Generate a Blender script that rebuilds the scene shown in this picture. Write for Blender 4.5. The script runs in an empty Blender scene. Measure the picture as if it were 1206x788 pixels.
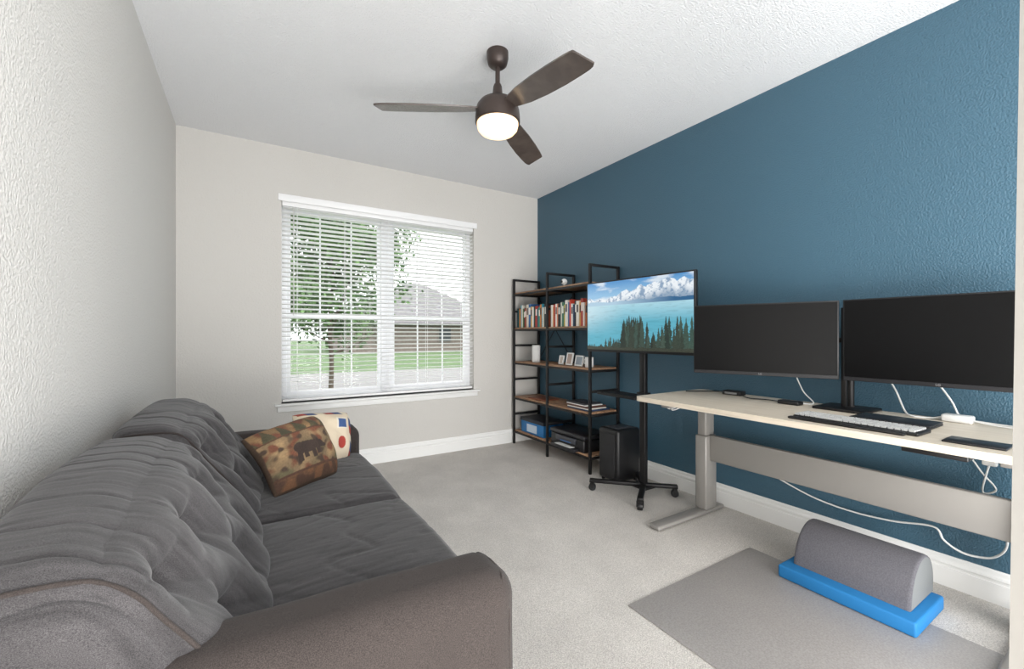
import bpy, bmesh, math, random
import numpy as np
from mathutils import Vector, Matrix, noise
random.seed(7)
S=bpy.context.scene
COL=S.collection
def lin(c):
    return tuple(((x/255)/12.92 if x/255<=0.04045 else (((x/255)+0.055)/1.055)**2.4) for x in c)
def rgba(c): return (*lin(c),1.0)

# ---------------------------------------------------------------- materials
def mat(name,c,rough=.6,metal=0,bump=0,bscale=50,bdist=.005,detail=3,c2=None,cscale=None,cpos=(.35,.65),stretch=(1,1,1),
        sheen=0,emis=None,estr=0,spec=.5,coat=0,vor=False,attr=None,soft=None,sstretch=(1,1,1)):
    m=bpy.data.materials.new(name); m.use_nodes=True
    nt=m.node_tree; N=nt.nodes; L=nt.links
    b=N['Principled BSDF']
    b.inputs['Base Color'].default_value=rgba(c)
    b.inputs['Roughness'].default_value=rough
    b.inputs['Metallic'].default_value=metal
    b.inputs['Specular IOR Level'].default_value=spec
    b.inputs['Sheen Weight'].default_value=sheen
    b.inputs['Coat Weight'].default_value=coat
    tc=N.new('ShaderNodeTexCoord'); mp=N.new('ShaderNodeMapping')
    mp.inputs['Scale'].default_value=stretch
    L.new(tc.outputs['Object'],mp.inputs['Vector'])
    if c2:
        n=N.new('ShaderNodeTexNoise'); n.inputs['Scale'].default_value=cscale or 20; n.inputs['Detail'].default_value=5
        L.new(mp.outputs[0],n.inputs['Vector'])
        r=N.new('ShaderNodeValToRGB'); r.color_ramp.elements[0].position=cpos[0]; r.color_ramp.elements[1].position=cpos[1]
        r.color_ramp.elements[0].color=rgba(c); r.color_ramp.elements[1].color=rgba(c2)
        L.new(n.outputs['Fac'],r.inputs[0])
        out=r.outputs[0]
        if soft: # large soft variation multiplies
            mp2=N.new('ShaderNodeMapping'); mp2.inputs['Scale'].default_value=sstretch; L.new(tc.outputs['Object'],mp2.inputs['Vector'])
            n2=N.new('ShaderNodeTexNoise'); n2.inputs['Scale'].default_value=soft[0]; n2.inputs['Detail'].default_value=4
            L.new(mp2.outputs[0],n2.inputs['Vector'])
            r2=N.new('ShaderNodeMapRange'); r2.inputs['From Min'].default_value=.3;r2.inputs['From Max'].default_value=.7
            r2.inputs['To Min'].default_value=soft[1]; r2.inputs['To Max'].default_value=soft[2]
            L.new(n2.outputs['Fac'],r2.inputs['Value'])
            mx=N.new('ShaderNodeVectorMath'); mx.operation='SCALE'
            L.new(out,mx.inputs[0]); L.new(r2.outputs[0],mx.inputs['Scale']); out=mx.outputs[0]
        L.new(out,b.inputs['Base Color'])
    if attr:
        a=N.new('ShaderNodeAttribute'); a.attribute_name='Col'; L.new(a.outputs['Color'],b.inputs['Base Color'])
        if attr=='emit':
            L.new(a.outputs['Color'],b.inputs['Emission Color']); b.inputs['Emission Strength'].default_value=estr
            b.inputs['Base Color'].default_value=(0,0,0,1); L.remove(b.inputs['Base Color'].links[0])
    if emis:
        b.inputs['Emission Color'].default_value=rgba(emis); b.inputs['Emission Strength'].default_value=estr
    if bump:
        if vor:
            n=N.new('ShaderNodeTexVoronoi'); n.feature='SMOOTH_F1'; n.inputs['Scale'].default_value=bscale; h=n.outputs['Distance']
        else:
            n=N.new('ShaderNodeTexNoise'); n.inputs['Scale'].default_value=bscale; n.inputs['Detail'].default_value=detail; h=n.outputs['Fac']
        L.new(mp.outputs[0],n.inputs['Vector'])
        bp=N.new('ShaderNodeBump'); bp.inputs['Strength'].default_value=bump; bp.inputs['Distance'].default_value=bdist
        L.new(h,bp.inputs['Height']); L.new(bp.outputs[0],b.inputs['Normal'])
    return m

M={}
M['wall']=mat('painted_wall',(202,199,194),.8,bump=.6,bscale=100,bdist=.005,detail=3)
M['wallleft']=mat('painted_wall_textured',(212,210,206),.7,bump=.9,bscale=125,bdist=.0065,detail=3)
M['blue']=mat('blue_wall_paint',(60,93,111),.45,bump=.9,bscale=130,bdist=.005,detail=2,spec=.5)
M['ceil']=mat('ceiling_paint',(230,231,233),.9,bump=.9,bscale=110,bdist=.008,detail=3)
M['trim']=mat('white_trim',(234,234,232),.4)
M['jamb']=mat('door_jamb_paint',(152,149,144),.6)
M['carpet']=mat('carpet_pile',(174,169,163),.95,bump=.7,bscale=210,bdist=.009,detail=4,c2=(222,217,211),cscale=210,cpos=(.34,.66),sheen=.1,soft=(4,.91,1.08))
M['mat']=mat('clear_chair_mat',(146,142,140),.42,bump=.25,bscale=190,bdist=.004,c2=(164,160,157),cscale=150,cpos=(.35,.65),soft=(4,.96,1.04))
M['vinyl']=mat('white_vinyl',(236,237,239),.4)
M['slat']=mat('blind_slat',(240,240,240),.5)
M['black']=mat('black_plastic',(18,18,20),.45)
M['blackm']=mat('black_metal',(24,23,24),.45,metal=.3)
M['screen']=mat('black_screen',(8,8,9),.3,spec=.22)
M['wood']=mat('rustic_shelf_wood',(128,94,70),.6,c2=(178,142,112),cscale=9,stretch=(6,1,6),bump=.2,bscale=30)
M['maple']=mat('desk_laminate',(208,196,178),.42,c2=(220,209,192),cscale=5,stretch=(14,1,14))
M['deskleg']=mat('desk_grey_metal',(142,139,135),.38,metal=.2)
M['sofa']=mat('charcoal_chenille',(37,36,37),.95,bump=.5,bscale=600,bdist=.0012,detail=3,c2=(88,85,86),cscale=620,cpos=(.28,.76),stretch=(1,1,1.6),sheen=.2,soft=(6,.68,1.32),spec=.15,sstretch=(1,11,1))
M['sofaarm']=mat('brown_grey_chenille',(36,32,31),.95,bump=.5,bscale=600,bdist=.0012,detail=3,c2=(74,67,64),cscale=620,cpos=(.28,.76),sheen=.08,soft=(5,.93,1.08),spec=.15)
M['sofaleg']=mat('dark_wood',(40,28,22),.5)
M['bronze']=mat('oil_rubbed_bronze',(66,56,52),.38,metal=.4)
M['blade']=mat('dark_walnut_blade',(66,58,54),.24,c2=(80,71,66),cscale=4,stretch=(3,3,1),spec=.8)
M['bowl']=mat('frosted_lamp_glass',(255,230,200),.4,emis=(255,216,164),estr=1.45)
M['foamgrey']=mat('grey_foam_fabric',(80,79,85),.85,bump=.4,bscale=300,bdist=.002,c2=(94,93,99),cscale=200)
M['foamend']=mat('light_foam_end',(106,109,110),.85,bump=.4,bscale=200,bdist=.002)
M['foamblue']=mat('blue_foam',(22,108,166),.7,bump=.3,bscale=200,bdist=.002)
M['white']=mat('white_plastic',(230,230,228),.4)
M['greykey']=mat('light_keycap',(200,200,198),.5)
M['silver']=mat('silver_plastic',(150,150,152),.35,metal=.5)
M['paper']=mat('page_paper',(226,218,200),.85)
M['vc']=mat('printed_fabric',(200,200,200),.9,attr='base',bump=.3,bscale=250,bdist=.002)
M['tv']=mat('lit_display',(0,0,0),.25,attr='emit',estr=.9)
M['bluebox']=mat('blue_cardboard',(30,110,170),.5)
M['grass']=mat('lawn_grass',(66,90,50),.95,c2=(80,104,60),cscale=1.5)
M['street']=mat('street_concrete',(120,119,117),.9)
M['brick']=mat('house_brick',(114,104,96),.9,c2=(128,118,110),cscale=4)
M['roof']=mat('roof_shingle',(104,102,104),.95,c2=(118,116,117),cscale=3)
M['bark']=mat('tree_bark',(90,80,70),.95)
M['leaf']=mat('tree_leaf',(54,86,44),.8,c2=(100,132,78),cscale=2)
M['darkglass']=mat('dark_glass',(70,74,76),.5,spec=.1)
M['tanpaint']=mat('tan_house_trim',(122,116,108),.8)
def glassmat():
    m=bpy.data.materials.new('window_glass'); m.use_nodes=True; nt=m.node_tree; nt.nodes.clear()
    o=nt.nodes.new('ShaderNodeOutputMaterial'); t=nt.nodes.new('ShaderNodeBsdfTransparent'); g=nt.nodes.new('ShaderNodeBsdfGlossy')
    g.inputs['Roughness'].default_value=.02; x=nt.nodes.new('ShaderNodeMixShader'); x.inputs[0].default_value=.004
    nt.links.new(t.outputs[0],x.inputs[1]); nt.links.new(g.outputs[0],x.inputs[2]); nt.links.new(x.outputs[0],o.inputs[0]); return m
M['glass']=glassmat()
_mc={}
def cmat(c,rough=.6):
    k=(c,rough)
    if k not in _mc: _mc[k]=mat('paint_%d_%d_%d'%c,c,rough)
    return _mc[k]

# ---------------------------------------------------------------- object helpers
def tag(o,label=None,cat=None,group=None,kind=None):
    if label:o['label']=label
    if cat:o['category']=cat
    if group:o['group']=group
    if kind:o['kind']=kind
    return o
def thing(name,loc,label,cat,group=None,kind=None):
    e=bpy.data.objects.new(name,None); e.location=loc; e.empty_display_size=.05; COL.objects.link(e)
    return tag(e,label,cat,group,kind)
def link(name,me,material,parent=None,smooth=False):
    o=bpy.data.objects.new(name,me); COL.objects.link(o)
    if material: me.materials.append(material)
    if smooth:
        me.polygons.foreach_set('use_smooth',[True]*len(me.polygons))
    if parent is not None:
        o.parent=parent
        o.matrix_parent_inverse=Matrix.Translation(parent.location).inverted() if parent.type=='EMPTY' else Matrix.Identity(4)
    else:
        co=np.empty(len(me.vertices)*3); me.vertices.foreach_get('co',co); co=co.reshape(-1,3)
        c=Vector(((co[:,0].min()+co[:,0].max())/2,(co[:,1].min()+co[:,1].max())/2,co[:,2].min()))
        me.transform(Matrix.Translation(-c)); o.location=c
    return o
def smooth_by_angle(me,ang=40):
    me.polygons.foreach_set('use_smooth',[True]*len(me.polygons))
    bm=bmesh.new(); bm.from_mesh(me)
    for e in bm.edges:
        if len(e.link_faces)==2 and e.calc_face_angle(0)>math.radians(ang): e.smooth=False
    bm.to_mesh(me); bm.free()
def boxes(name,lst,material,bevel=.002,parent=None,seg=2,xf=None):
    bm=bmesh.new()
    for b in lst:
        x0,x1,y0,y1,z0,z1=b[:6]
        r=bmesh.ops.create_cube(bm,size=1)
        vs=r['verts']
        bmesh.ops.scale(bm,vec=(x1-x0,y1-y0,z1-z0),verts=vs)
        bmesh.ops.translate(bm,vec=((x0+x1)/2,(y0+y1)/2,(z0+z1)/2),verts=vs)
    if bevel>0: bmesh.ops.bevel(bm,geom=bm.edges[:],offset=bevel,segments=seg,affect='EDGES',profile=.5)
    if xf is not None: bmesh.ops.transform(bm,matrix=xf,verts=bm.verts)
    bmesh.ops.recalc_face_normals(bm,faces=bm.faces)
    me=bpy.data.meshes.new(name); bm.to_mesh(me); bm.free()
    if bevel>0: smooth_by_angle(me,50)
    return link(name,me,material,parent)
def box(name,x0,x1,y0,y1,z0,z1,material,bevel=.002,parent=None,seg=2,xf=None):
    return boxes(name,[(x0,x1,y0,y1,z0,z1)],material,bevel,parent,seg,xf)
def lathe(name,prof,c,material,parent=None,seg=48,xf=None,ang=40):
    vs=[];fs=[]
    for r,z in prof:
        for i in range(seg):
            a=2*math.pi*i/seg; vs.append((max(r,1e-4)*math.cos(a),max(r,1e-4)*math.sin(a),z))
    for j in range(len(prof)-1):
        for i in range(seg):
            k=(i+1)%seg; fs.append((j*seg+i,j*seg+k,(j+1)*seg+k,(j+1)*seg+i))
    fs.append(tuple(range(seg-1,-1,-1))); fs.append(tuple((len(prof)-1)*seg+i for i in range(seg)))
    if xf is not None: vs=[tuple(xf@Vector(v)) for v in vs]
    vs=[(v[0]+c[0],v[1]+c[1],v[2]+c[2]) for v in vs]
    me=bpy.data.meshes.new(name); me.from_pydata(vs,[],fs)
    bm=bmesh.new(); bm.from_mesh(me); bmesh.ops.recalc_face_normals(bm,faces=bm.faces); bm.to_mesh(me); bm.free()
    smooth_by_angle(me,ang)
    return link(name,me,material,parent)
def spline(pts,n=8):
    P=[Vector(p) for p in pts]
    if len(P)<3: return P
    P=[P[0]*2-P[1]]+P+[P[-1]*2-P[-2]]; out=[]
    for i in range(1,len(P)-2):
        for k in range(n):
            t=k/n; a,b,c,d=P[i-1],P[i],P[i+1],P[i+2]
            out.append(.5*((2*b)+(c-a)*t+(2*a-5*b+4*c-d)*t*t+(3*b-a-3*c+d)*t**3))
    out.append(P[-2]); return out
def tube(name,pts,r,material,parent=None,n=8,seg=8,raw=False,rads=None):
    P=[Vector(p) for p in pts] if raw else spline(pts,n)
    vs=[];fs=[]; up=Vector((0.13,0.21,1)).normalized()
    for i,p in enumerate(P):
        t=(P[min(i+1,len(P)-1)]-P[max(i-1,0)]).normalized()
        s=t.cross(up)
        if s.length<.05: s=t.cross(Vector((1,0,0)))
        s.normalize(); u=s.cross(t)
        rr=r if rads is None else rads[0]+(rads[1]-rads[0])*i/(len(P)-1)
        for k in range(seg):
            a=2*math.pi*k/seg; vs.append(tuple(p+(s*math.cos(a)+u*math.sin(a))*rr))
    for i in range(len(P)-1):
        for k in range(seg):
            q=(k+1)%seg; fs.append((i*seg+k,i*seg+q,(i+1)*seg+q,(i+1)*seg+k))
    fs.append(tuple(range(seg-1,-1,-1))); fs.append(tuple((len(P)-1)*seg+k for k in range(seg)))
    me=bpy.data.meshes.new(name); me.from_pydata(vs,[],fs)
    bm=bmesh.new(); bm.from_mesh(me); bmesh.ops.recalc_face_normals(bm,faces=bm.faces); bm.to_mesh(me); bm.free()
    return link(name,me,material,parent,smooth=True)
def softpt(p,half,r,fn):
    h=Vector(half); q=Vector((p.x*h.x,p.y*h.y,p.z*h.z))
    inn=Vector([max(-(h[i]-r),min(h[i]-r,q[i])) for i in range(3)])
    dlt=q-inn
    nrm=dlt.normalized() if dlt.length>1e-9 else Vector((0,0,0))
    q=inn+nrm*r if dlt.length>1e-9 else q
    if fn: q=fn(p,q,nrm)
    return q
def soft(name,c,half,r,n,material,parent=None,fn=None):
    bm=bmesh.new(); bmesh.ops.create_cube(bm,size=2)
    bmesh.ops.subdivide_edges(bm,edges=bm.edges[:],cuts=n,use_grid_fill=True)
    for v in bm.verts:
        v.co=softpt(v.co.copy(),half,r,fn)+Vector(c)
    bmesh.ops.recalc_face_normals(bm,faces=bm.faces)
    me=bpy.data.meshes.new(name); bm.to_mesh(me); bm.free()
    return link(name,me,material,parent,smooth=True)
def extrude_profile(name,prof,a,b,axis,material,parent=None,flip=1):
    vs=[]
    for t in (a,b):
        for o,z in prof:
            vs.append((t,o,z) if axis=='x' else (o,t,z))
    n=len(prof); fs=[(i,(i+1)%n,n+(i+1)%n,n+i) for i in range(n)]+[tuple(range(n)),tuple(range(2*n-1,n-1,-1))]
    me=bpy.data.meshes.new(name); me.from_pydata(vs,[],fs)
    bm=bmesh.new(); bm.from_mesh(me); bmesh.ops.recalc_face_normals(bm,faces=bm.faces); bm.to_mesh(me); bm.free()
    return link(name,me,material,parent)
def setcol(me,cols):
    a=me.color_attributes.new('Col','FLOAT_COLOR','POINT')
    arr=np.ones((len(me.vertices),4),dtype=np.float32); arr[:,:3]=cols
    a.data.foreach_set('color',arr.ravel())
def L3(c): return np.array(lin(c))

# ---------------------------------------------------------------- room
XL,XR,YB,ZC,H=-.467,2.817,4.0,2.75,1.19
st=lambda o:tag(o,kind='structure')
wx0,wx1,wz0,wz1=.225,2.0,.615,2.31
o=st(box('floor',XL-.15,XR+.15,-1.6,YB+.16,-.12,0,M['carpet'],0))
o=st(box('ceiling',XL-.15,XR+.15,-1.6,YB+.16,ZC,ZC+.12,M['ceil'],0))
o=st(box('wall_left',XL-.14,XL,-1.6,YB,0,ZC,M['wallleft'],0))
o=st(box('wall_right',XR,XR+.14,-1.6,YB,0,ZC,M['blue'],0))
o=st(boxes('wall_back',[(XL-.14,wx0,YB,YB+.15,0,ZC),(wx1,XR+.14,YB,YB+.15,0,ZC),(wx0,wx1,YB,YB+.15,0,wz0),(wx0,wx1,YB,YB+.15,wz1,ZC)],M['wall'],0))
o=st(box('wall_front',1.17,1.40,.03,.168,0,ZC,M['jamb'],0))  # wall kept as a stub, left open beyond so fill light gets in
vs=[]
for z in (0,ZC-.001):
    yo=.1715-(z-1.19)*.0108
    vs+=[(1.15,-.02,z),(1.17,-.02,z),(1.17,yo,z),(1.15,yo,z)]
me=bpy.data.meshes.new('trim'); me.from_pydata(vs,[],[(0,1,2,3),(7,6,5,4),(0,4,5,1),(1,5,6,2),(2,6,7,3),(3,7,4,0)])
st(link('trim_1',me,M['jamb']))
def bbprof(s,base):
    P=[(0,0),(.018,0),(.018,.088),(.013,.092),(.013,.102),(.018,.107),(.016,.116),(.009,.124),(.008,.136),(.004,.144),(0,.144)]
    return [(base+s*a,z) for a,z in P]
st(extrude_profile('baseboard_back',bbprof(-1,YB),XL,XR,'x',M['trim']))
st(extrude_profile('baseboard_right',bbprof(-1,XR),-1.6,YB-.018,'y',M['trim']))
st(extrude_profile('baseboard_left',bbprof(1,XL),-1.6,YB-.018,'y',M['trim']))
# window
W=thing('window_1',((wx0+wx1)/2,YB+.1,wz0),'white vinyl double window with grilles above a white sill','window',kind='structure')
yf0,yf1=YB+.09,YB+.14
mx=(wx0+wx1)/2; mz=(wz0+wz1)/2-.11
boxes('window_frame',[(wx0,wx0+.045,yf0,yf1,wz0,wz1),(wx1-.045,wx1,yf0,yf1,wz0,wz1),(wx0+.045,wx1-.045,yf0,yf1,wz0,wz0+.045),(wx0+.045,wx1-.045,yf0,yf1,wz1-.045,wz1),(mx-.05,mx+.05,yf0-.01,yf1,wz0+.045,wz1-.045)],M['vinyl'],.003,W)
for (a,b) in ((wx0+.045,mx-.05),(mx+.05,wx1-.045)):
    for (c,d,yy) in ((wz0+.045,mz+.02,yf0+.005),(mz-.02,wz1-.045,yf0+.02)):
        L=[(a,a+.03,yy,yy+.02,c,d),(b-.03,b,yy,yy+.02,c,d),(a+.03,b-.03,yy,yy+.02,c,c+.04),(a+.03,b-.03,yy,yy+.02,d-.04,d)]
        for k in (1,2):
            xx=a+(b-a)*k/3; L.append((xx-.006,xx+.006,yy+.006,yy+.014,c+.04,d-.04))
        zz=(c+d)/2; L.append((a+.03,b-.03,yy+.006,yy+.014,zz-.006,zz+.006))
        boxes('window_sash',L,M['vinyl'],0,W)
        box('window_pane',a+.03,b-.03,yy+.009,yy+.011,c+.04,d-.04,M['glass'],0,W)
st(box('trim_2',wx0-.05,wx1+.06,YB-.045,YB+.09,wz0-.020,wz0,M['trim'],.006))
st(box('trim_3',wx0-.03,wx1+.04,YB-.014,YB-.0005,wz0-.070,wz0-.0205,M['trim'],.004))
# blinds
B=thing('window_blind',(mx,YB+.02,wz0+.01),'white horizontal slat blind hanging open in the window','blind')
L=[(wx0-.025,wx1+.03,YB-.018,YB-.008,wz1-.012,wz1+.046),(wx0-.025,wx0-.012,YB-.008,YB-.0005,wz1-.012,wz1+.046),(wx1+.017,wx1+.03,YB-.008,YB-.0005,wz1-.012,wz1+.046)]
boxes('valance',L,M['slat'],.003,B)
z=wz0+.06
bm=bmesh.new()
while z<wz1-.05:
    r=bmesh.ops.create_cube(bm,size=1); vs=r['verts']
    bmesh.ops.scale(bm,vec=(wx1-wx0-.015,.050,.0038),verts=vs)
    bmesh.ops.rotate(bm,cent=(0,0,0),matrix=Matrix.Rotation(math.radians(-8),3,'X'),verts=vs)
    bmesh.ops.translate(bm,vec=(mx,YB+.035,z),verts=vs); z+=.0385
me=bpy.data.meshes.new('slats'); bm.to_mesh(me); bm.free(); o=link('slats',me,M['slat'],B)
box('bottom_rail',wx0+.01,wx1-.01,YB+.012,YB+.058,wz0+.012,wz0+.032,M['slat'],.003,B)
box('head_rail',wx0+.005,wx1-.005,YB+.006,YB+.064,wz1-.045,wz1-.002,M['slat'],.002,B)
CL=[]
for k in range(5):
    xx=wx0+.12+(wx1-wx0-.24)*k/4
    CL+=[(xx-.0012,xx+.0012,YB+.0075,YB+.0095,wz0+.03,wz1-.04),(xx-.0012,xx+.0012,YB+.060,YB+.062,wz0+.03,wz1-.04)]
boxes('ladder_cord',CL,M['slat'],0,B)
tube('tilt_wand',[(wx0+.09,YB-.004,wz1-.05),(wx0+.09,YB-.006,1.35)],.004,M['white'],B,raw=True)

# ---------------------------------------------------------------- outside
G=-.3
tag(box('lawn',-60,90,YB+.3,110,G-.1,G,M['grass'],0),'green mown lawn outside the window','lawn',kind='stuff')
tag(box('street',-60,90,11.8,17.5,G+.001,G+.02,M['street'],0),'pale concrete street across the lawn','street')
Hs=thing('house',(13,41,G),'single-storey brick house with a grey hip roof across the street','house')
box('house_wall',7,21,36,46,G,2.1,M['brick'],0,Hs)
vs=[(6.2,35.2,2.0),(21.8,35.2,2.0),(21.8,46.8,2.0),(6.2,46.8,2.0),(13.2,41,6.3),(14.6,41,6.3),(6.2,35.2,2.2),(21.8,35.2,2.2),(21.8,46.8,2.2),(6.2,46.8,2.2)]
me=bpy.data.meshes.new('roof'); me.from_pydata(vs,[],[(0,1,7,6),(1,2,8,7),(2,3,9,8),(3,0,6,9),(6,7,5,4),(7,8,5),(8,9,4,5),(9,6,4),(3,2,1,0)]); link('roof',me,M['roof'],Hs)
for xx in (9,14.5,18):
    boxes('window_frame',[(xx-.1,xx+1.2,35.9,35.99,.5,1.8)],M['tanpaint'],0,Hs); box('window_pane',xx,xx+1.1,35.85,35.9,.6,1.7,M['darkglass'],0,Hs)
T=thing('tree',(1.6,10.6,G),'leafy young shade tree on the lawn outside','tree')
tube('trunk',[(1.6,10.6,G+.001),(1.62,10.6,.6),(1.58,10.6,1.4),(1.65,10.6,2.6),(1.6,10.6,3.6)],.1,M['bark'],T,seg=10,rads=(.06,.025))
for k in range(9):
    a=k*2.4; z0=.7+.29*k; rr=1.5-.08*k
    tube('branch',[(1.6,10.6,z0),(1.6+.5*rr*math.cos(a),10.6+.5*rr*math.sin(a),z0+.35),(1.6+rr*math.cos(a),10.6+rr*math.sin(a),z0+.9)],.03,M['bark'],T,seg=6,n=4,rads=(.03,.01))
rng=np.random.default_rng(3); vs=[];fs=[]
cl=[]
while len(cl)<110:
    x,y,z=rng.uniform(-2.1,2.1),rng.uniform(-1.5,1.5),rng.uniform(1.1,5.6)
    if (x/(2.0 if z<3.6 else 1.6))**2+(y/1.6)**2+((z-3.3)/2.4)**2<1: cl.append((x,y,z))
for i in range(19000):
    c=cl[i%110]; p=Vector((1.37+c[0]+rng.normal()*.22,10.6+c[1]+rng.normal()*.22,c[2]+rng.normal()*.2))
    d1=Vector(rng.normal(size=3)).normalized()*.065; d2=Vector(rng.normal(size=3)).normalized()*.048
    n0=len(vs); vs+=[tuple(p-d1),tuple(p+d2),tuple(p+d1),tuple(p-d2)]; fs.append((n0,n0+1,n0+2,n0+3))
me=bpy.data.meshes.new('foliage'); me.from_pydata(vs,[],fs); o=link('foliage',me,M['leaf'],T); o['kind']='stuff'

# ---------------------------------------------------------------- ceiling fan
fx,fy=1.167,2.04
F=thing('ceiling_fan',(fx,fy,2.27),'dark bronze three-blade ceiling fan with lit frosted bowl lamp','ceiling fan')
lathe('canopy',[(.0,ZC-.0005),(.060,ZC-.0005),(.060,ZC-.035),(.052,ZC-.068),(.034,ZC-.084),(.0,ZC-.086)],(fx,fy,0),M['bronze'],F)
lathe('downrod',[(.013,2.50),(.013,2.67)],(fx,fy,0),M['bronze'],F,seg=20)
lathe('rod_collar',[(.0,2.575),(.018,2.575),(.024,2.56),(.028,2.52),(.042,2.492),(.046,2.48),(.0,2.478)],(fx,fy,0),M['bronze'],F,seg=32)
lathe('motor_housing',[(.0,2.490),(.06,2.487),(.098,2.472),(.114,2.450),(.121,2.42),(.124,2.385),(.124,2.362),(.119,2.357),(.0,2.357)],(fx,fy,0),M['bronze'],F)
lathe('lamp_bowl',[(.0,2.359),(.114,2.359),(.114,2.347),(.109,2.325),(.093,2.307),(.062,2.294),(.03,2.289),(.0,2.288)],(fx,fy,0),M['bowl'],F,ang=60)
def blade(angdeg):
    prof=[(.09,-.030,.030),(.14,-.042,.045),(.22,-.056,.062),(.34,-.064,.072),(.46,-.066,.074),(.56,-.064,.070),(.61,-.061,.066),(.63,-.058,.060),(.638,-.052,.050)]
    vs=[]
    for th in (.0045,-.0045):
        for i,(r,a,b) in enumerate(prof):
            k=max(0,i-5)/3
            ra=r-.012*k; rb=r+.018*k
            vs+=[(ra,a,th),((ra+rb)/2,(a+b)/2,th),(rb,b,th)]
    n=len(prof)*3; fs=[]
    for s in (0,n):
        for i in range(len(prof)-1):
            for k in range(2):
                q=(s+i*3+k,s+i*3+k+1,s+i*3+k+4,s+i*3+k+3); fs.append(q)
    for i in range(len(prof)-1):
        fs.append((i*3,i*3+3,n+i*3+3,n+i*3)); fs.append((i*3+2,i*3+5,n+i*3+5,n+i*3+2))
    fs+= [(0,1,n+1,n),(1,2,n+2,n+1)]; e=(len(prof)-1)*3; fs+=[(e,e+1,n+e+1,n+e),(e+1,e+2,n+e+2,n+e+1)]
    Mx=Matrix.Translation((fx,fy,2.435))@Matrix.Rotation(math.radians(angdeg),4,'Z')@Matrix.Rotation(math.radians(3.6),4,'Y')@Matrix.Rotation(math.radians(-14),4,'X')
    me=bpy.data.meshes.new('blade'); me.from_pydata([tuple(Mx@Vector(v)) for v in vs],[],fs)
    bm=bmesh.new(); bm.from_mesh(me); bmesh.ops.recalc_face_normals(bm,faces=bm.faces); bm.to_mesh(me); bm.free()
    smooth_by_angle(me,30); link('blade',me,M['blade'],F)
for a in (157.3,-83.7,36.3): blade(a)

# ---------------------------------------------------------------- sofa
SF=thing('sofa',(.05,1.83,0),'charcoal grey fabric sofa with tufted back and rounded arms','sofa')
nz=lambda x,y,z:noise.noise(Vector((x,y,z)))
box('base',-.40,.50,.96,2.70,.09,.31,M['sofaarm'],.02,SF)
def backframe(p,q,n):
    return q+Vector((-.04*(q.z+.35),0,0))
soft('back_frame',(-.31,1.84,.38),(.11,.98,.30),.07,24,M['sofa'],SF,backframe)
def armfn(p,q,n):
    q=q.copy(); q.z+= -.012*p.x*(1 if p.z>0 else 0)
    q.x-= .05*max(0,-p.z)*max(0,p.x)
    q+= n*.003*nz(q.x*6,q.y*6,q.z*6)
    return q
for yc,hw,xc in ((.925,.095,.045),(2.76,.10,.075)):
    soft('armrest',(xc,yc,.362),(.50,hw,.288),.07,34,M['sofaarm'],SF,armfn)
    loop=[]
    for a,b in [(-1,-1),(-1,-.5),(-1,0),(-1,.4),(-1,.7),(-1,1),(-.6,1),(0,1),(.6,1),(1,1),(1,.7),(1,.4),(1,0),(1,-.5),(1,-1)]:
        q=softpt(Vector((.95,a,b)),(.499,hw-.001,.287),.07,armfn)+Vector((xc,yc,.362)); loop.append(q)
    tube('arm_welt',loop,.0035,M['sofaarm'],SF,n=5,seg=6)
def ridge(v,w=.18):
    return max(0,1-abs(v)/w)**1.5
def seatfn(seed):
    def f(p,q,n):
        q=q.copy()
        u=max(0,1-p.x**2);v=max(0,1-p.y**2)
        if p.z>.2: q.z+=.026*(u*v)**.5
        if p.x>.5: q.x+=.02*max(0,1-p.y**2)*(1-abs(p.z)*.5)
        c1=ridge(nz(q.x*2.2+seed,q.y*6+q.x*4,seed+q.z*2),.07)
        c2=ridge(nz(q.x*3.5+seed*2,q.y*13-q.x*6,q.z*3),.08)
        w2=nz(q.x*3+seed*2,q.y*6+q.x*4,q.z*3)
        q-=n*(.0055*c1+.0028*c2-.004*w2)
        return q
    return f
for yc,hw,sd in ((1.415,.415,1.3),(2.24,.415,7.7)):
    soft('seat_cushion',(.205,yc,.397),(.37,hw,.092),.050,80,M['sofa'],SF,seatfn(sd))
LEAN=.56; HZ=.205
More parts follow.
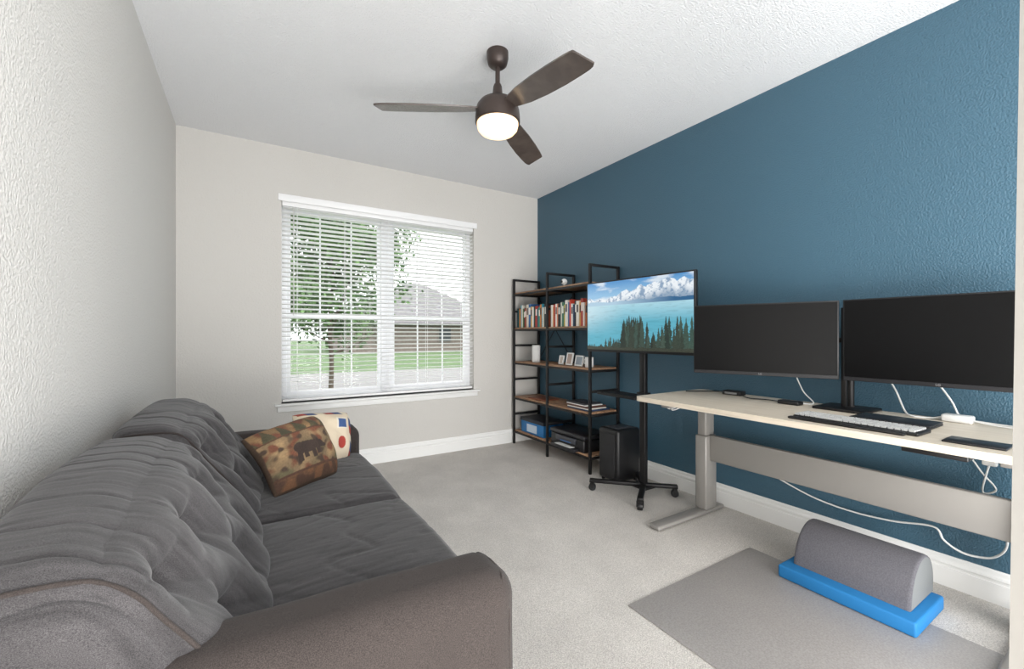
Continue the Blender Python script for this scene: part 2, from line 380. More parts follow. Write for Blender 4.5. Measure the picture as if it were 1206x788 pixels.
def backfn(seed,hw,tufts,dropnear=0):
    R=random.Random(int(seed*10)); dirs=[]
    for t_ in tufts:
        n_=R.choice([6,7]); a0=R.uniform(0,1)
        dirs.append([(a0+2*math.pi*k/n_+R.uniform(-.25,.25),R.uniform(.10,.17),R.uniform(.6,1.0)) for k in range(n_)])
    def f(p,q,n):
        q=q.copy()
        u=max(0,1-p.z**2);v=max(0,1-p.y**2)
        if p.x>0:
            q.x+=.065*(u*v)**.5*p.x
        q.z+=.022*v**.4*max(0,p.z)
        wv=nz(q.z*3,q.y*2,seed)*.5
        s=ridge(nz(q.y*7+seed+wv,q.z*1.0,q.x*.8),.06); s2=ridge(nz(q.y*19+seed+wv*2,q.z*1.2,q.x*1.4),.08)
        up=min(1,max(0,(q.z-.09)/.10)) if p.x>0 else 1
        q-=n*((.0065*s+.003*s2)*up)
        q+=n*.003*nz(q.y*3+seed,q.z*3,q.x*3)
        if p.x>0:
            k=min(1,p.x*1.6); pull=0
            for (ty,tz),dr in zip(tufts,dirs):
                dy=q.y-ty; dz_=q.z-tz; rr=math.hypot(dy,dz_)
                if rr>.30: continue
                pull+=.030*math.exp(-(rr/.020)**2)+.062*math.exp(-(rr/.075)**2)
                for a,ln,am in dr:
                    pr=dy*math.cos(a)+dz_*math.sin(a); pp=-dy*math.sin(a)+dz_*math.cos(a)
                    if 0<pr<ln: pull+=am*.013*math.exp(-(pp/(.007+.05*pr))**2)*(1-pr/ln)
            q.x-=k*min(pull,.095)
        q.x-=(q.z+HZ)*LEAN
        if dropnear: q.z-=dropnear*max(0,-p.y)*max(0,.5+.5*p.z)
        return q
    return f
for yc,hw,sd,dn in ((1.335,.470,2.1,.04),(2.275,.435,9.4,0)):
    t=[(-.235,-.05),(.0,-.05),(.235,-.05),(-.32,.095),(-.115,.095),(.115,.095),(.32,.095)]
    fn=backfn(sd,hw,t,dn); hf=(.125,hw,HZ); cc=Vector((-.075,yc,.658))
    soft('back_cushion',cc,hf,.095,150,M['sofa'],SF,fn)
    for ty,tz in t:
        q=softpt(Vector((1,ty/hw,tz/HZ)),hf,.095,fn)+cc
        lathe('tuft_button',[(.0,-.004),(.010,-.003),(.013,.001),(.010,.006),(.0,.008)],tuple(q+Vector((.004,0,.001))),M['sofaarm'],SF,seg=16,xf=Matrix.Rotation(math.radians(62),4,'Y'),ang=80)
    loop=[]
    path=[(1,-.8),(1,-.4),(1,0),(1,.4),(1,.7),(1,1),(.5,1),(0,1),(-.5,1),(-1,1),(-1,.6),(-1,0)]
    for a,b in path: loop.append(softpt(Vector((a,-.95,b)),hf,.095,fn)+cc)
    tube('back_welt',loop,.0045,M['sofaarm'],SF,n=5,seg=6)
for (x,y) in ((.45,.92),(.45,2.76),(-.34,.92),(-.34,2.76)):
    lathe('leg',[(.018,0),(.03,.095)],(x,y,0),M['sofaleg'],SF,seg=16)

# pillows
def pillow(name,c,size,thick,nrm,roll,colfn,label):
    n=100; vs=[];fs=[];cols=[]
    nrm=Vector(nrm).normalized(); r=Vector((0,0,1)).cross(nrm).normalized(); u=nrm.cross(r)
    R=Matrix((r,u,nrm)).transposed()@Matrix.Rotation(math.radians(roll),3,'Z')
    for s in (1,-1):
        for j in range(n+1):
            for i in range(n+1):
                a=2*i/n-1;b=2*j/n-1
                t=(max(0,1-a*a)**.5)*(max(0,1-b*b)**.5)
                pin=1-.05*((1-abs(a))*(abs(b)**3)+(1-abs(b))*(abs(a)**3))-.07*(abs(a)*abs(b))**4
                p=Vector((a*size[0]/2*pin,b*size[1]/2*pin,s*(thick/2*t+.0015)))
                p.z+=s*t*.025*nz(a*2.5+c[0],b*2.5,s)
                p.z+=.022*(a*b)-.035*b*b-.01*a*a
                vs.append(tuple(R@p+Vector(c))); cols.append(colfn(a,b))
    m=(n+1)**2
    for s in range(2):
        for j in range(n):
            for i in range(n):
                q=s*m+j*(n+1)+i; f=(q,q+1,q+n+2,q+n+1); fs.append(f if s==0 else f[::-1])
    bd=[i for i in range(n)]+[j*(n+1)+n for j in range(n)]+[n*(n+1)+n-i for i in range(n)]+[(n-j)*(n+1) for j in range(n)]
    for k in range(len(bd)):
        a,b=bd[k],bd[(k+1)%len(bd)]; fs.append((a,m+a,m+b,b))
    me=bpy.data.meshes.new(name); me.from_pydata(vs,[],fs); setcol(me,np.array(cols))
    return tag(link(name,me,M['vc'],None,smooth=True),label,'pillow')
def bearcol(a,b):
    def mixn(x,y,t): t=min(1,max(0,t)); return x*(1-t)+y*t
    base=L3((126,104,78))
    base=mixn(base,L3((98,90,66)),(nz(a*2.4,b*2.4,5)-.02)*3)
    base=mixn(base,L3((152,126,92)),(-.08-nz(a*2.4,b*2.4,5))*4)
    base=mixn(base,L3((110,68,50)),(nz(a*3.6+7,b*3.6,2)-.12)*4)
    base=mixn(base,L3((72,57,46)),(nz(a*5,b*5,9)-.14)*4)
    if b>.46:
        tri=abs(((a*2.6+.2)%1)-.5)
        base=mixn(base,L3((70,68,50)),.85) if tri<(.95-b)*.8 else mixn(L3((134,106,74)),L3((108,66,50)),(nz(a*4,b*3,3)+.1)*3)
    if .42<b<.47 or -.66<b<-.61: base=L3((82,58,44))
    if b<-.66: base=mixn(L3((112,78,54)),L3((78,56,44)),(nz(a*5,b*3,3)+.1)*4)
    if max(abs(a),abs(b))>.95: base=L3((70,54,42))
    a=(a-.05)*1.25; b=(b+.02)*1.2
    def el(x,y,rx,ry): return ((a-x)/rx)**2+((b-y)/ry)**2<1
    bear=el(-.05,-.07,.42,.20) or el(-.32,-.07,.20,.20) or el(.38,-.10,.18,.14) or el(.54,-.16,.11,.07) or el(.33,.04,.05,.06) or (abs(a+.38)<.09 and -.50<b<-.1) or (abs(a+.18)<.07 and -.43<b<-.1) or (abs(a-.10)<.08 and -.50<b<-.1) or (abs(a-.28)<.07 and -.43<b<-.1)
    if bear: base=L3((58,46,40))
    return base*(1+.3*nz(a*22,b*22,1))
def mailcol(a,b):
    base=L3((214,198,174))
    if max(abs(a),abs(b))>.86:
        s=int(math.floor((a+b)*3.2))%3
        base=L3((150,62,54)) if s==0 else (L3((62,78,114)) if s==1 else L3((206,194,172)))
    if .34<a<.76 and .22<b<.66: base=L3((62,88,136)) if max(abs(a-.55)/.17,abs(b-.44)/.18)<1 else L3((220,212,198))
    if ((a-.50)/.16)**2+((b+.28)/.22)**2<1: base=L3((164,62,52))
    return base
pillow('throw_pillow',(.190,2.165,.658),(.36,.32),.15,(.36,-.72,.58),6,bearcol,'brown and olive lodge pattern pillow with bear on sofa')
pillow('throw_pillow',(.355,2.53,.628),(.31,.30),.10,(.28,-.86,.42),-8,mailcol,'cream throw pillow with red and blue striped edge beside armrest')

# ---------------------------------------------------------------- bookshelf
sx0,sx1=2.465,2.795
BS=thing('bookshelf',(2.63,3.33,0),'black metal bookshelf with rustic brown shelves against blue wall','bookshelf')
ys=[3.945,3.335,2.725]; zs=[.14,.505,.885,1.25,1.63]
for y in ys:
    w=.011
    L=[(sx0-w,sx0+w,y-w,y+w,0,1.795),(sx1-w,sx1+w,y-w,y+w,0,1.795)]
    for z in zs: L.append((sx0+w,sx1-w,y-w*.9,y+w*.9,z-.022,z-.002))
    for z in [1.784,.32,.70,1.07,1.44]: L.append((sx0+w,sx1-w,y-w*.9,y+w*.9,z-.011,z+.011))
    boxes('side_frame',L,M['blackm'],.0015,BS)
for z in zs:
    for a,b in ((ys[1],ys[0]),(ys[2],ys[1])):
        box('shelf_rail',sx0-.008,sx0+.008,a+.011,b-.011,z-.02,z-.002,M['blackm'],0,BS)
        box('shelf_rail',sx1-.008,sx1+.008,a+.011,b-.011,z-.02,z-.002,M['blackm'],0,BS)
        box('shelf_board',sx0+.004,sx1-.004,a+.011,b-.011,z-.002,z+.014,M['wood'],.002,BS)
tube('back_brace',[(sx1,ys[0],.9),(sx1,ys[1],1.6)],.004,M['blackm'],BS,raw=True)
tube('back_brace',[(sx1,ys[1],.9),(sx1,ys[0],1.6)],.004,M['blackm'],BS,raw=True)
SH=lambda i: zs[i]+.0142
def cname(c):
    r,g,b=c
    if min(c)>190: return 'white'
    if max(c)<60: return 'black'
    if max(c)-min(c)<30: return 'grey'
    if r>170 and g>140 and b<120: return 'yellow'
    if r==max(c): return 'orange' if g>90 and b<90 else ('red' if b<100 and g<90 else 'tan')
    if g==max(c): return 'green' if b<g-20 else 'teal'
    return 'blue'
def book(y0,th,h,dep,z,c,group,xf=2.50):
    e=thing('book',(xf+dep/2,y0+th/2,z),'%s upright book standing on the metal shelf'%cname(c),'book',group)
    boxes('cover',[(xf,xf+.003,y0,y0+th,z,z+h),(xf+.003,xf+dep,y0,y0+.0025,z,z+h),(xf+.003,xf+dep,y0+th-.0025,y0+th,z,z+h)],cmat(c,.5),0,e)
    box('pages',xf+.003,xf+dep-.004,y0+.0026,y0+th-.0026,z+.003,z+h-.003,M['paper'],0,e)
    if th>.022:
        lc=(235,232,225) if sum(c)<360 else (60,50,50)
        box('spine_label',xf-.0006,xf-.0001,y0+th*.2,y0+th*.8,z+h*.55,z+h*.85,cmat(lc,.5),0,e)
def row(ya,yb,cols,group,seed):
    R=random.Random(seed); y=yb; i=0
    while True:
        th=R.choice([.018,.022,.026,.03,.036,.042]); 
        if y-th<ya: break
        book(y-th+.0006,th-.0012,R.uniform(.19,.25),R.uniform(.15,.2),SH(3),cols[i%len(cols)],group,2.49+R.uniform(0,.012)); y-=th; i+=1
row(3.365,3.925,[(36,84,96),(50,140,130),(196,120,50),(60,150,170),(230,226,216),(90,130,80),(28,28,30),(150,70,44),(214,206,190),(46,96,150),(206,160,60),(226,222,214),(40,70,60),(170,54,44)],'books in the far bay of the bookshelf',4)
row(2.755,3.315,[(228,224,216),(200,150,70),(170,60,44),(232,228,220),(206,110,50),(30,30,32),(226,220,208),(60,110,90),(200,180,70),(228,224,216),(50,100,150),(200,70,50),(236,232,226),(40,60,90),(24,24,26)],'books in the near bay of the bookshelf',8)
e=thing('canister',(2.56,3.66,SH(2)),'white cylindrical canister on the bookshelf','canister')
lathe('body',[(.04,SH(2)),(.043,SH(2)+.005),(.043,SH(2)+.15),(.04,SH(2)+.155)],(2.56,3.66,0),M['white'],e,seg=32)
lathe('lid',[(.044,SH(2)+.155),(.044,SH(2)+.175),(.038,SH(2)+.18)],(2.56,3.66,0),M['white'],e,seg=32)
def frame(y,w,h,c):
    z=SH(2)+.0015; X=Matrix.Translation((2.55,y,z))@Matrix.Rotation(math.radians(12),4,'Y')
    e=thing('photo_frame',(2.55,y,z),'small white standing photo frame on brown shelf','photo frame','photo frames on the shelf')
    boxes('frame_border',[(0,.012,-w/2,-w/2+.012,.002,h),(0,.012,w/2-.012,w/2,.002,h),(0,.012,-w/2+.012,w/2-.012,.002,.014),(0,.012,-w/2+.012,w/2-.012,h-.012,h)],M['white'],.001,e,xf=X)
    box('photo_print',.003,.008,-w/2+.012,w/2-.012,.014,h-.012,cmat(c,.4),0,e,xf=X)
    box('easel_back',.0125,.016,-.012,.012,.006,h*.8,M['black'],0,e,xf=X)
frame(3.12,.09,.12,(170,150,140)); frame(2.98,.11,.10,(140,150,160)); frame(3.24,.07,.09,(200,190,180))
e=thing('mug',(2.56,2.84,SH(2)),'small white mug on the brown shelf','mug')
lathe('body',[(.0,SH(2)),(.034,SH(2)),(.038,SH(2)+.01),(.038,SH(2)+.09),(.034,SH(2)+.09),(.033,SH(2)+.012),(.0,SH(2)+.012)],(2.56,2.84,0),M['white'],e,seg=32)
tube('handle',[(2.56,2.876,SH(2)+.075),(2.56,2.905,SH(2)+.065),(2.56,2.905,SH(2)+.035),(2.56,2.876,SH(2)+.02)],.005,M['white'],e)
e=thing('indoor_camera',(2.55,3.18,SH(4)),'small white round camera on top shelf','camera')
lathe('base',[(.022,SH(4)),(.024,SH(4)+.004),(.01,SH(4)+.012),(.008,SH(4)+.02)],(2.55,3.18,0),M['white'],e,seg=24)
lathe('camera_head',[(.0,SH(4)+.018)]+[(.03*math.sin(math.pi*k/12),SH(4)+.048-.03*math.cos(math.pi*k/12)) for k in range(1,12)]+[(.0,SH(4)+.078)],(2.55,3.18,0),M['white'],e,seg=24,ang=80)
lathe('lens',[(.012,0),(.012,.006),(.0,.007)],(2.522,3.18,SH(4)+.048),M['black'],e,seg=20,xf=Matrix.Rotation(math.radians(-90),4,'Y'))
zz=SH(1)
for i,(w,d,t,c) in enumerate([(.24,.30,.012,(40,60,90)),(.22,.28,.010,(220,216,208)),(.23,.27,.016,(90,60,50)),(.20,.26,.008,(232,230,226)),(.19,.25,.014,(52,52,56))]):
    tag(box('magazine',2.50,2.50+w,2.92-d/2+.01*i,2.92+d/2+.01*i,zz+.0002,zz+t,cmat(c,.5),.001),'flat magazine stacked on the brown shelf','magazine','stacked magazines on lower shelf'); zz+=t+.0002
tag(box('magazine',2.50,2.70,3.45,3.72,SH(1)+.0002,SH(1)+.012,cmat((120,70,48),.5),.001),'brown magazine lying on the brown shelf','magazine')
e=thing('storage_box',(2.6,3.60,SH(0)),'blue cardboard storage box on the bottom shelf','box')
box('box_body',2.49,2.74,3.43,3.84,SH(0),SH(0)+.12,M['bluebox'],.003,e)
box('box_lid',2.484,2.746,3.424,3.846,SH(0)+.12,SH(0)+.155,cmat((24,30,40),.5),.003,e)
box('paper_label',2.4825,2.4838,3.54,3.72,SH(0)+.02,SH(0)+.10,cmat((190,205,220),.5),0,e)
e=thing('printer',(2.6,3.03,SH(0)),'black inkjet printer on the bottom shelf','printer'); z=SH(0)
box('printer_body',2.46,2.77,2.80,3.27,z,z+.11,M['black'],.012,e)
box('scanner_lid',2.455,2.765,2.79,3.28,z+.1105,z+.15,cmat((34,34,38),.3),.012,e)
box('control_panel',2.440,2.462,2.90,3.17,z+.06,z+.108,cmat((58,60,66),.3),.004,e)
box('paper_tray',2.40,2.462,2.86,3.20,z+.006,z+.03,cmat((30,30,34),.4),.003,e)
box('paper_sheet',2.405,2.458,2.92,3.14,z+.0305,z+.034,M['white'],0,e)
box('status_light_strip',2.438,2.4398,2.95,3.10,z+.064,z+.069,cmat((60,120,190),.3),0,e)
e=thing('computer_tower',(2.58,2.53,0),'black computer tower on the carpet beside the bookshelf','computer')
box('tower_case',2.46,2.72,2.40,2.62,.018,.43,M['black'],.025,e,seg=4)
box('front_grille',2.452,2.459,2.43,2.59,.05,.39,cmat((30,30,32),.7),.003,e)
boxes('top_panel',[(2.50,2.68,2.44,2.58,.4302,.436)],cmat((60,60,64),.3),.002,e)
for xx in (2.49,2.69):
    for yy in (2.43,2.59): lathe('foot',[(.014,0),(.016,.02)],(xx,yy,0),M['black'],e,seg=12)

# ---------------------------------------------------------------- TV on rolling stand
TV=thing('television_stand',(2.48,2.17,0),'black rolling floor stand carrying the television','tv stand')
px_,py_=2.49,2.17
box('pole',px_-.018,px_+.018,py_-.026,py_+.026,.06,1.50,M['blackm'],.006,TV)
box('base_plate',px_-.06,px_+.06,py_-.06,py_+.06,.055,.075,M['blackm'],.004,TV)
for cx,cy in ((2.25,1.99),(2.23,2.44),(2.65,2.02),(2.65,2.36)):
    v=Vector((cx-px_,cy-py_,0)); ln=v.length; a=math.atan2(v.y,v.x)
    X=Matrix.Translation((px_,py_,0))@Matrix.Rotation(a,4,'Z')
    box('leg',.0,ln+.02,-.02,.02,.062,.088,M['blackm'],.004,TV,xf=X)
    X2=Matrix.Translation((cx,cy,.027))@Matrix.Rotation(a,4,'Z')@Matrix.Rotation(math.radians(90),4,'X')
    lathe('caster_wheel',[(.0,-.018),(.024,-.018),(.027,-.013),(.027,.013),(.024,.018),(.0,.018)],(0,0,0),M['black'],TV,seg=24,xf=X2)
    boxes('caster_fork',[(-.014,.014,-.024,-.019,.022,.062),(-.014,.014,.019,.024,.022,.062),(-.014,.014,-.024,.024,.05,.062)],M['blackm'],0,TV,xf=Matrix.Translation((cx,cy,0))@Matrix.Rotation(a,4,'Z'))
boxes('tray',[(2.26,2.468,2.05,2.42,.735,.747),(2.26,2.268,2.05,2.42,.747,.757)],M['blackm'],.002,TV)
boxes('tray_bracket',[(2.46,2.52,py_-.04,py_+.04,.70,.76)],M['blackm'],.003,TV)
c=Vector((2.408,2.183,1.332)); tw,thh=.955,.56
ang=math.atan2(2.447-2.37,(2.65-1.715))
Xt=Matrix.Translation(c)@Matrix.Rotation(ang*1.0,4,'Z')
T_=thing('television',tuple(c-Vector((0,0,.28))),'flat screen television showing snowy mountains above a lake','television')
box('television_body',0,.03,-tw/2,tw/2,-thh/2,thh/2,M['black'],.004,T_,xf=Xt)
box('rear_housing',.0302,.055,-tw/2+.15,tw/2-.15,-thh/2+.03,.1,M['black'],.004,T_,xf=Xt)
boxes('wall_mount_bracket',[(.0,.02,-.03,.03,-.17,.17)],M['blackm'],.002,TV,xf=Xt@Matrix.Translation((.056,.0,0)))
nu,nv=420,246
uu,vv=np.meshgrid(np.linspace(0,1,nu),np.linspace(0,1,nv))
def fnoise(x,y,s,seed,oct=4):
    rg=np.random.default_rng(seed); out=np.zeros_like(x); amp=1;tot=0
    for o in range(oct):
        n=int(s*2**o)+2; g=rg.random((n+3,n+3)); fx_=np.clip(x,0,1)*n; fy_=np.clip(y,0,1)*n; i=fx_.astype(int);j=fy_.astype(int)
        a=fx_-i;b=fy_-j;a=a*a*(3-2*a);b=b*b*(3-2*b)
        out+=amp*((g[j,i]*(1-a)+g[j,i+1]*a)*(1-b)+(g[j+1,i]*(1-a)+g[j+1,i+1]*a)*b); tot+=amp; amp*=.5
    return out/tot
def lerp(a,b,t): return a+(b-a)*t[...,None]
one=np.ones((nv,nu,3))
sky=lerp(L3((150,196,230)),L3((84,148,206)),np.clip((vv-.8)/.2,0,1)); cloud=np.clip((fnoise(uu*.6,vv,9,1,5)-.47)*5,0,1)*.8
C=lerp(sky,L3((236,243,248)),cloud)
pk=np.zeros_like(uu)
for (c0,h0,w0) in ((.42,.86,.16),(.56,.90,.13),(.68,.93,.12),(.80,.97,.14),(.93,.95,.14),(.30,.80,.14),(.15,.77,.16),(.02,.78,.12)):
    pk=np.maximum(pk,h0-np.abs(uu-c0)/w0*.10)
ridge_=pk+.05*(fnoise(uu,vv*0,22,5,4)-.5)
below=np.clip((ridge_-vv)/.20,0,1)
shade=fnoise(uu+vv*.0,vv,16,9,4)-fnoise(np.clip(uu+.012,0,1),vv,16,9,4)
mcol=lerp(one*L3((240,246,251)),L3((116,148,182)),np.clip(shade*8+.15,0,1)*.85)
mcol=lerp(mcol,L3((96,134,168)),np.clip(below*1.3-.55,0,1))
C=np.where((vv<ridge_)[...,None],mcol,C)
m=vv<.69+.035*fnoise(uu,vv*0,9,12); C=np.where(m[...,None],lerp(one*L3((176,206,226)),L3((48,100,144)),np.clip((uu-.3)*1.8,0,1)),C)
lake=lerp(one*L3((96,178,200)),L3((176,220,234)),np.clip((vv-.40)/.26,0,1)); lake=lerp(lake,L3((206,230,238)),np.clip(.8-uu*2.0,0,1)*np.clip((vv-.2)*3,0,1))
C=np.where((vv<.655)[...,None],lake,C)
st_=np.clip((fnoise(uu*.3,vv,60,21,2)-.5)*3,0,1)*(vv<.65); C=lerp(C,C*.88,st_)
rg=np.random.default_rng(11); jag=fnoise(uu,vv,120,33,2)
for k in range(120):
    u0=rg.uniform(.0,1.0)
    env=.10 if u0<.2 else (.20 if u0<.36 else (.48 if u0<.62 else (.34 if u0<.78 else .46)))
    hh=env*rg.uniform(.5,1.1); b0=-.02
    w=.014+.060*hh; t=(vv-b0)/hh
    m=(t<1)&(np.abs(uu-u0)<w*np.clip(1-t,0,1)**.8*(.35+1.2*jag*(.7+.3*np.sin(t*22+k))))
    cc=L3((36,52,46))*rg.uniform(.7,2.6)+L3((70,52,34))*.3*rg.random()
    C=np.where(m[...,None],cc*(.7+.6*jag[...,None]),C)
C=np.where((vv<.02+.04*fnoise(uu,vv*0,12,4))[...,None],L3((60,64,54))*(.6+.8*jag[...,None]),C)
a_=tw-.024;b_=thh-.03
X=Xt; vs=[tuple(X@Vector((-.0012,a_/2-u*a_,-b_/2+.004+v*b_))) for u,v in zip(uu.ravel(),vv.ravel())]
fs=[(j*nu+i,j*nu+i+1,(j+1)*nu+i+1,(j+1)*nu+i) for j in range(nv-1) for i in range(nu-1)]
me=bpy.data.meshes.new('screen'); me.from_pydata(vs,[],fs); setcol(me,C.reshape(-1,3)); link('screen',me,M['tv'],T_)

# ---------------------------------------------------------------- desk
D=thing('standing_desk',(2.44,1.05,0),'height-adjustable desk with pale wood top and grey steel legs','desk')
dz=.795; dx0,dx1,dy0,dy1=2.10,2.785,.22,1.905
bm=bmesh.new(); r=bmesh.ops.create_cube(bm,size=1); bmesh.ops.scale(bm,vec=(dx1-dx0,dy1-dy0,.028),verts=bm.verts); bmesh.ops.translate(bm,vec=((dx0+dx1)/2,(dy0+dy1)/2,dz-.014),verts=bm.verts)
ve=[e for e in bm.edges if abs(e.verts[0].co.z-e.verts[1].co.z)>.01]; bmesh.ops.bevel(bm,geom=ve,offset=.035,segments=6,affect='EDGES',profile=.5)
me=bpy.data.meshes.new('desktop'); bm.to_mesh(me); bm.free(); smooth_by_angle(me,40); link('desktop',me,M['maple'],D)
for y in (1.74,.33):
    box('foot',2.085,2.755,y-.04,y+.04,.007,.034,M['deskleg'],.01,D)
    box('lower_column',2.545,2.665,y-.04,y+.04,.034,.52,M['deskleg'],.008,D)
    box('upper_column',2.558,2.652,y-.03,y+.03,.52,.735,M['deskleg'],.006,D)
    boxes('top_bracket',[(2.19,2.74,y-.03,y+.03,.735,.766)],M['deskleg'],.004,D)
    for xx in (2.12,2.72): lathe('levelling_pad',[(.014,0.0 if y>1 else .0062),(.014,.0068)],(xx,y,0),M['black'],D,seg=16)
box('crossbar',2.588,2.622,.37,1.70,.355,.525,M['deskleg'],.006,D)
for xx in (2.30,2.66): box('under_frame',xx,xx+.04,.36,1.71,.74,.766,M['deskleg'],.003,D)
box('hand_controller',2.12,2.18,.42,.60,.745,.7665,M['black'],.004,D)

# monitors
def text_mesh(s,size):
    cu=bpy.data.curves.new('t','FONT'); cu.body=s; cu.size=size; cu.extrude=.0003; cu.align_x='CENTER'
    ob=bpy.data.objects.new('t',cu); COL.objects.link(ob); bpy.context.view_layer.update()
    me=bpy.data.meshes.new_from_object(ob.evaluated_get(bpy.context.evaluated_depsgraph_get())); bpy.data.objects.remove(ob); return me
def monitor(pl,pr,z0,z1,label):
    pl=Vector(pl);pr=Vector(pr); w=(pr-pl).length; c=(pl+pr)/2
    dirn=(pl-pr).normalized(); X=Matrix(((dirn.y,dirn.x,0,c.x),(-dirn.x,dirn.y,0,c.y),(0,0,1,(z0+z1)/2),(0,0,0,1)))
    h=z1-z0
    e=thing('computer_monitor',(c.x,c.y,z0),label,'monitor')
    box('monitor_body',0,.022,-w/2,w/2,-h/2,h/2,M['black'],.003,e,xf=X)
    box('screen',-.0015,-.0001,-w/2+.007,w/2-.007,-h/2+.02,h/2-.007,M['screen'],0,e,xf=X)
    box('rear_housing',.0222,.045,-w/2+.18,w/2-.18,-h/2+.06,h/2-.06,M['black'],.004,e,xf=X)
    box('bottom_bezel',-.0015,-.0002,-w/2+.004,w/2-.004,-h/2+.002,-h/2+.0195,cmat((30,30,33),.4),0,e,xf=X)
    me=text_mesh('LG',.014)
    me.transform(X@Matrix(((0,0,-1,-.0018),(-1,0,0,0),(0,1,0,-h/2+.006),(0,0,0,1)))); me.materials.clear()
    link('logo',me,cmat((150,150,152),.4),e)
    return X
X1=monitor((2.339,1.645,0),(2.612,.985,0),.955,1.368,'black flat monitor angled on its stand above desk')
X2=monitor((2.600,.965,0),(2.612,.255,0),.955,1.368,'black flat monitor facing straight out above desk')
e=thing('monitor_stand',(2.70,.97,dz),'black dual monitor stand with pole on the desk','monitor stand')
lathe('pole',[(.017,dz+.001),(.017,1.30)],(2.72,.975,0),M['blackm'],e,seg=24)
box('front_pole',2.632,2.652,.962,.986,dz+.0145,1.33,M['blackm'],.003,e)
box('base_plate',2.56,2.78,.86,1.09,dz+.0003,dz+.014,M['blackm'],.004,e)
p1=X1@Vector((.060,0,0)); p2=X2@Vector((.060,0,0))
for p in (p1,p2): tube('arm',[(2.72,.975,1.16),((2.72+p.x)/2+.03,(.975+p.y)/2,1.16),(p.x+.002,p.y,1.16)],.014,M['blackm'],e,seg=10)

K=thing('keyboard',(2.26,.80,dz),'dark keyboard with pale grey keys on desk','keyboard')
Xk=Matrix.Translation((2.262,.79,dz+.0005))@Matrix.Rotation(math.radians(-2),4,'Z')
box('keyboard_base',-.068,.068,-.225,.225,0,.014,M['black'],.004,K,xf=Xk)
KL=[]
for r in range(6):
    for k in range(20):
        x=.052-.0205*r; y=.213-.0219*k
        if r==5 and 4<=k<=8: 
            if k==4: KL.append((x-.008,x+.008,y-.0219*4-.009,y+.009,.014,.021))
            continue
        KL.append((x-.0078,x+.0078,y-.0084,y+.0084,.0142,.021))
boxes('keys',KL,M['greykey'],0,K,xf=Xk)['kind']='stuff'
tag(box('wrist_rest',2.155,2.185,.60,1.02,dz+.0005,dz+.012,M['black'],.005),'black padded wrist rest on the desk edge','wrist rest')
e=thing('laptop',(2.48,.76,dz),'closed black laptop lying flat on the desk','laptop')
box('laptop_base',2.37,2.55,.58,.855,dz+.0005,dz+.011,M['black'],.004,e)
box('laptop_lid',2.37,2.55,.58,.855,dz+.0112,dz+.017,cmat((34,34,37),.35),.003,e)
tag(box('trackpad',2.17,2.29,.34,.50,dz+.0005,dz+.008,cmat((38,38,41),.3),.003),'flat dark grey trackpad on the desk','trackpad')
e=thing('power_adapter',(2.70,.58,dz),'white power adapter brick on the desk','power adapter')
box('adapter_body',2.68,2.74,.52,.62,dz+.0005,dz+.034,M['white'],.008,e); tube('plug_lead',[(2.70,.52,dz+.015),(2.70,.45,dz+.006),(2.68,.34,dz+.006),(2.64,.26,dz+.006)],.003,M['white'],e)
e=thing('docking_station',(2.69,1.60,dz),'small black docking station on the desk','docking station')
box('dock_body',2.66,2.73,1.54,1.66,dz+.0005,dz+.028,M['black'],.004,e); box('port_strip',2.658,2.6599,1.56,1.64,dz+.008,dz+.02,M['silver'],0,e)
e=thing('usb_hub',(2.60,1.22,dz),'small black hub with cables on the desk','usb hub')
box('hub_body',2.57,2.63,1.16,1.27,dz+.0005,dz+.022,M['black'],.005,e); tube('hub_cable',[(2.60,1.27,dz+.01),(2.63,1.36,dz+.006),(2.60,1.45,dz+.006),(2.67,1.54,dz+.01)],.003,M['black'],e)
def cable(pts,r,m,label): 
    return tag(tube('cable',pts,r,M[m],None,n=10),label,'cable')
cable([(2.79,.84,.97),(2.77,.80,.90),(2.74,.76,.815),(2.70,.72,.80),(2.715,.66,.80),(2.712,.625,.81)],.004,'white','white cable drooping behind the monitor onto the desk')
cable([(2.67,1.22,.96),(2.72,1.20,.86),(2.70,1.14,.803),(2.66,1.20,.80),(2.65,1.32,.80)],.0035,'white','white cable looping on the desk under the monitor')
cable([(2.76,.64,.95),(2.76,.60,.88),(2.765,.57,.81),(2.765,.50,.80),(2.74,.40,.80),(2.70,.30,.80)],.004,'white','white cable trailing along the desk')
cable([(2.70,1.67,.81),(2.74,1.74,.80),(2.66,1.80,.80),(2.56,1.86,.80)],.004,'black','black cable on the desk beside docking station')
cable([(2.30,1.80,.760),(2.31,1.82,.72),(2.36,1.83,.70),(2.42,1.82,.715),(2.44,1.80,.74),(2.40,1.79,.745),(2.34,1.80,.715),(2.38,1.83,.69),(2.46,1.83,.70),(2.50,1.80,.735),(2.46,1.79,.72),(2.52,1.80,.70),(2.60,1.80,.72)],.004,'white','bundled white cables hanging under the desk end')
cable([(2.76,1.40,.33),(2.785,1.37,.30),(2.785,1.18,.245),(2.785,1.0,.228),(2.77,.82,.245),(2.74,.66,.285),(2.73,.62,.24),(2.73,.57,.21),(2.74,.52,.205),(2.75,.47,.22),(2.75,.435,.27),(2.75,.43,.34),(2.74,.44,.42)],.0045,'white','white cable sagging along the blue wall below desk')
e=thing('power_adapter',(2.70,.50,.60),'white power adapter hanging on cables under the desk','power adapter')
box('adapter_body',2.72,2.75,.455,.50,.62,.70,M['white'],.006,e)
tube('adapter_cable',[(2.735,.48,.70),(2.73,.52,.74),(2.73,.60,.755),(2.72,.64,.70),(2.73,.55,.66),(2.74,.50,.58),(2.74,.46,.52),(2.74,.50,.50),(2.735,.48,.62)],.0035,M['white'],e)

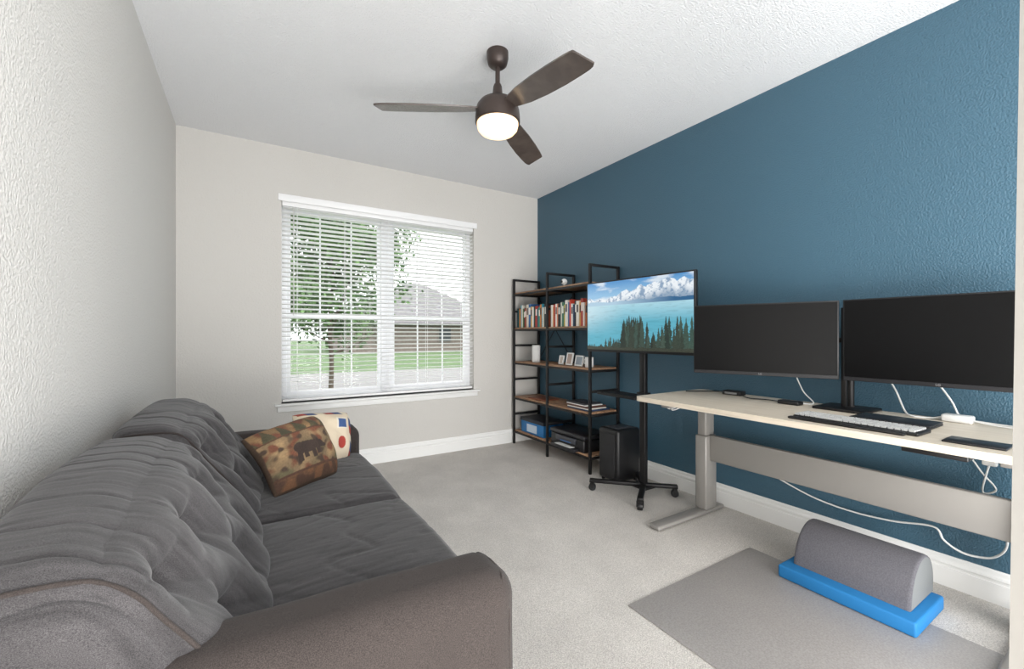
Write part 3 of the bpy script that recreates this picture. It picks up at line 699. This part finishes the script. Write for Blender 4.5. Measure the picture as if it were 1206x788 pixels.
# ---------------------------------------------------------------- chair mat and foot rest
tag(box('chair_mat',1.41,2.37,.05,1.315,.0005,.006,M['mat'],.002),'grey transparent chair mat lying on carpet','chair mat')
Xb=Matrix.Translation((2.37,.83,.0063))
tag(box('foam_pad',-.17,.17,-.255,.255,0,.06,M['foamblue'],.01,None,3,xf=Xb),'bright blue foam balance pad lying on chair mat','foam pad')
e=thing('foot_rest',(2.41,.82,.067),'grey half-round foam foot rest on the blue pad','foot rest')
n=32; pr=[(.140*math.cos(math.pi*k/n),.182*math.sin(math.pi*k/n)**.85) for k in range(n+1)]
pr=[(2.41+a+.03*b/.19,.067+b) for a,b in pr]
def prof_loft(name,rings,material,parent):
    n=len(rings[0][1]); vs=[];fs=[]
    for y,P in rings: vs+=[(a,y,b) for a,b in P]
    for k in range(len(rings)-1):
        for i in range(n): fs.append((k*n+i,k*n+(i+1)%n,(k+1)*n+(i+1)%n,(k+1)*n+i))
    fs+=[tuple(range(n)),tuple(range((len(rings)-1)*n+n-1,(len(rings)-1)*n-1,-1))]
    me=bpy.data.meshes.new(name); me.from_pydata(vs,[],fs)
    bm=bmesh.new(); bm.from_mesh(me); bmesh.ops.recalc_face_normals(bm,faces=bm.faces); bm.to_mesh(me); bm.free()
    smooth_by_angle(me,50); return link(name,me,material,parent)
sc=lambda P,s:[(2.42+(a-2.42)*s,.067+(b-.067)*s) for a,b in P]
prof_loft('foam_body',[(.613,sc(pr,.965)),(.618,sc(pr,.99)),(.627,pr),(1.033,pr),(1.042,sc(pr,.99)),(1.047,sc(pr,.965))],M['foamgrey'],e)
prof_loft('end_panel',[(.6105,[(a,b+.006) for a,b in sc(pr,.90)]),(.6129,[(a,b+.006) for a,b in sc(pr,.92)])],M['foamend'],e)

# ---------------------------------------------------------------- lights/world/camera
w=bpy.data.worlds.new('World'); S.world=w; w.use_nodes=True
bg=w.node_tree.nodes['Background']; bg.inputs[0].default_value=(.95,.975,1,1); bg.inputs[1].default_value=2.9
def area(name,loc,target,sx,sy,p,c=(1,1,1)):
    l=bpy.data.lights.new(name,'AREA'); l.shape='RECTANGLE'; l.size=sx; l.size_y=sy; l.energy=p; l.color=c
    o=bpy.data.objects.new(name,l); COL.objects.link(o); o.location=loc; o.rotation_euler=(Vector(target)-Vector(loc)).to_track_quat('-Z','Y').to_euler()
area('fill_light',(1.3,-1.45,1.6),(1.1,2.7,1.2),2.6,1.6,58,(1,.98,.95))  # added soft fill behind the camera, no such lamp in the place
area('fill_uplight',(.9,-1.15,.35),(1.2,3.4,2.5),2.2,.9,104,(1,.98,.955))  # added upward fill from behind the camera, brightens the ceiling
l=bpy.data.lights.new('sun','SUN'); l.energy=2.0; l.angle=.03; l.color=(1,.96,.9); o=bpy.data.objects.new('sun',l); COL.objects.link(o)
o.rotation_euler=Vector((-1,.5,-1.1)).to_track_quat('-Z','Y').to_euler()
cam=bpy.data.cameras.new('camera'); co=bpy.data.objects.new('camera',cam); COL.objects.link(co); S.camera=co
cam.sensor_width=36; cam.lens=500/1206*36; cam.clip_start=.02; cam.clip_end=300
co.location=(0,0,H); co.rotation_euler=(math.radians(90),0,-math.atan(.618))
S.view_settings.view_transform='Standard'; S.view_settings.look='None'; S.view_settings.exposure=.08
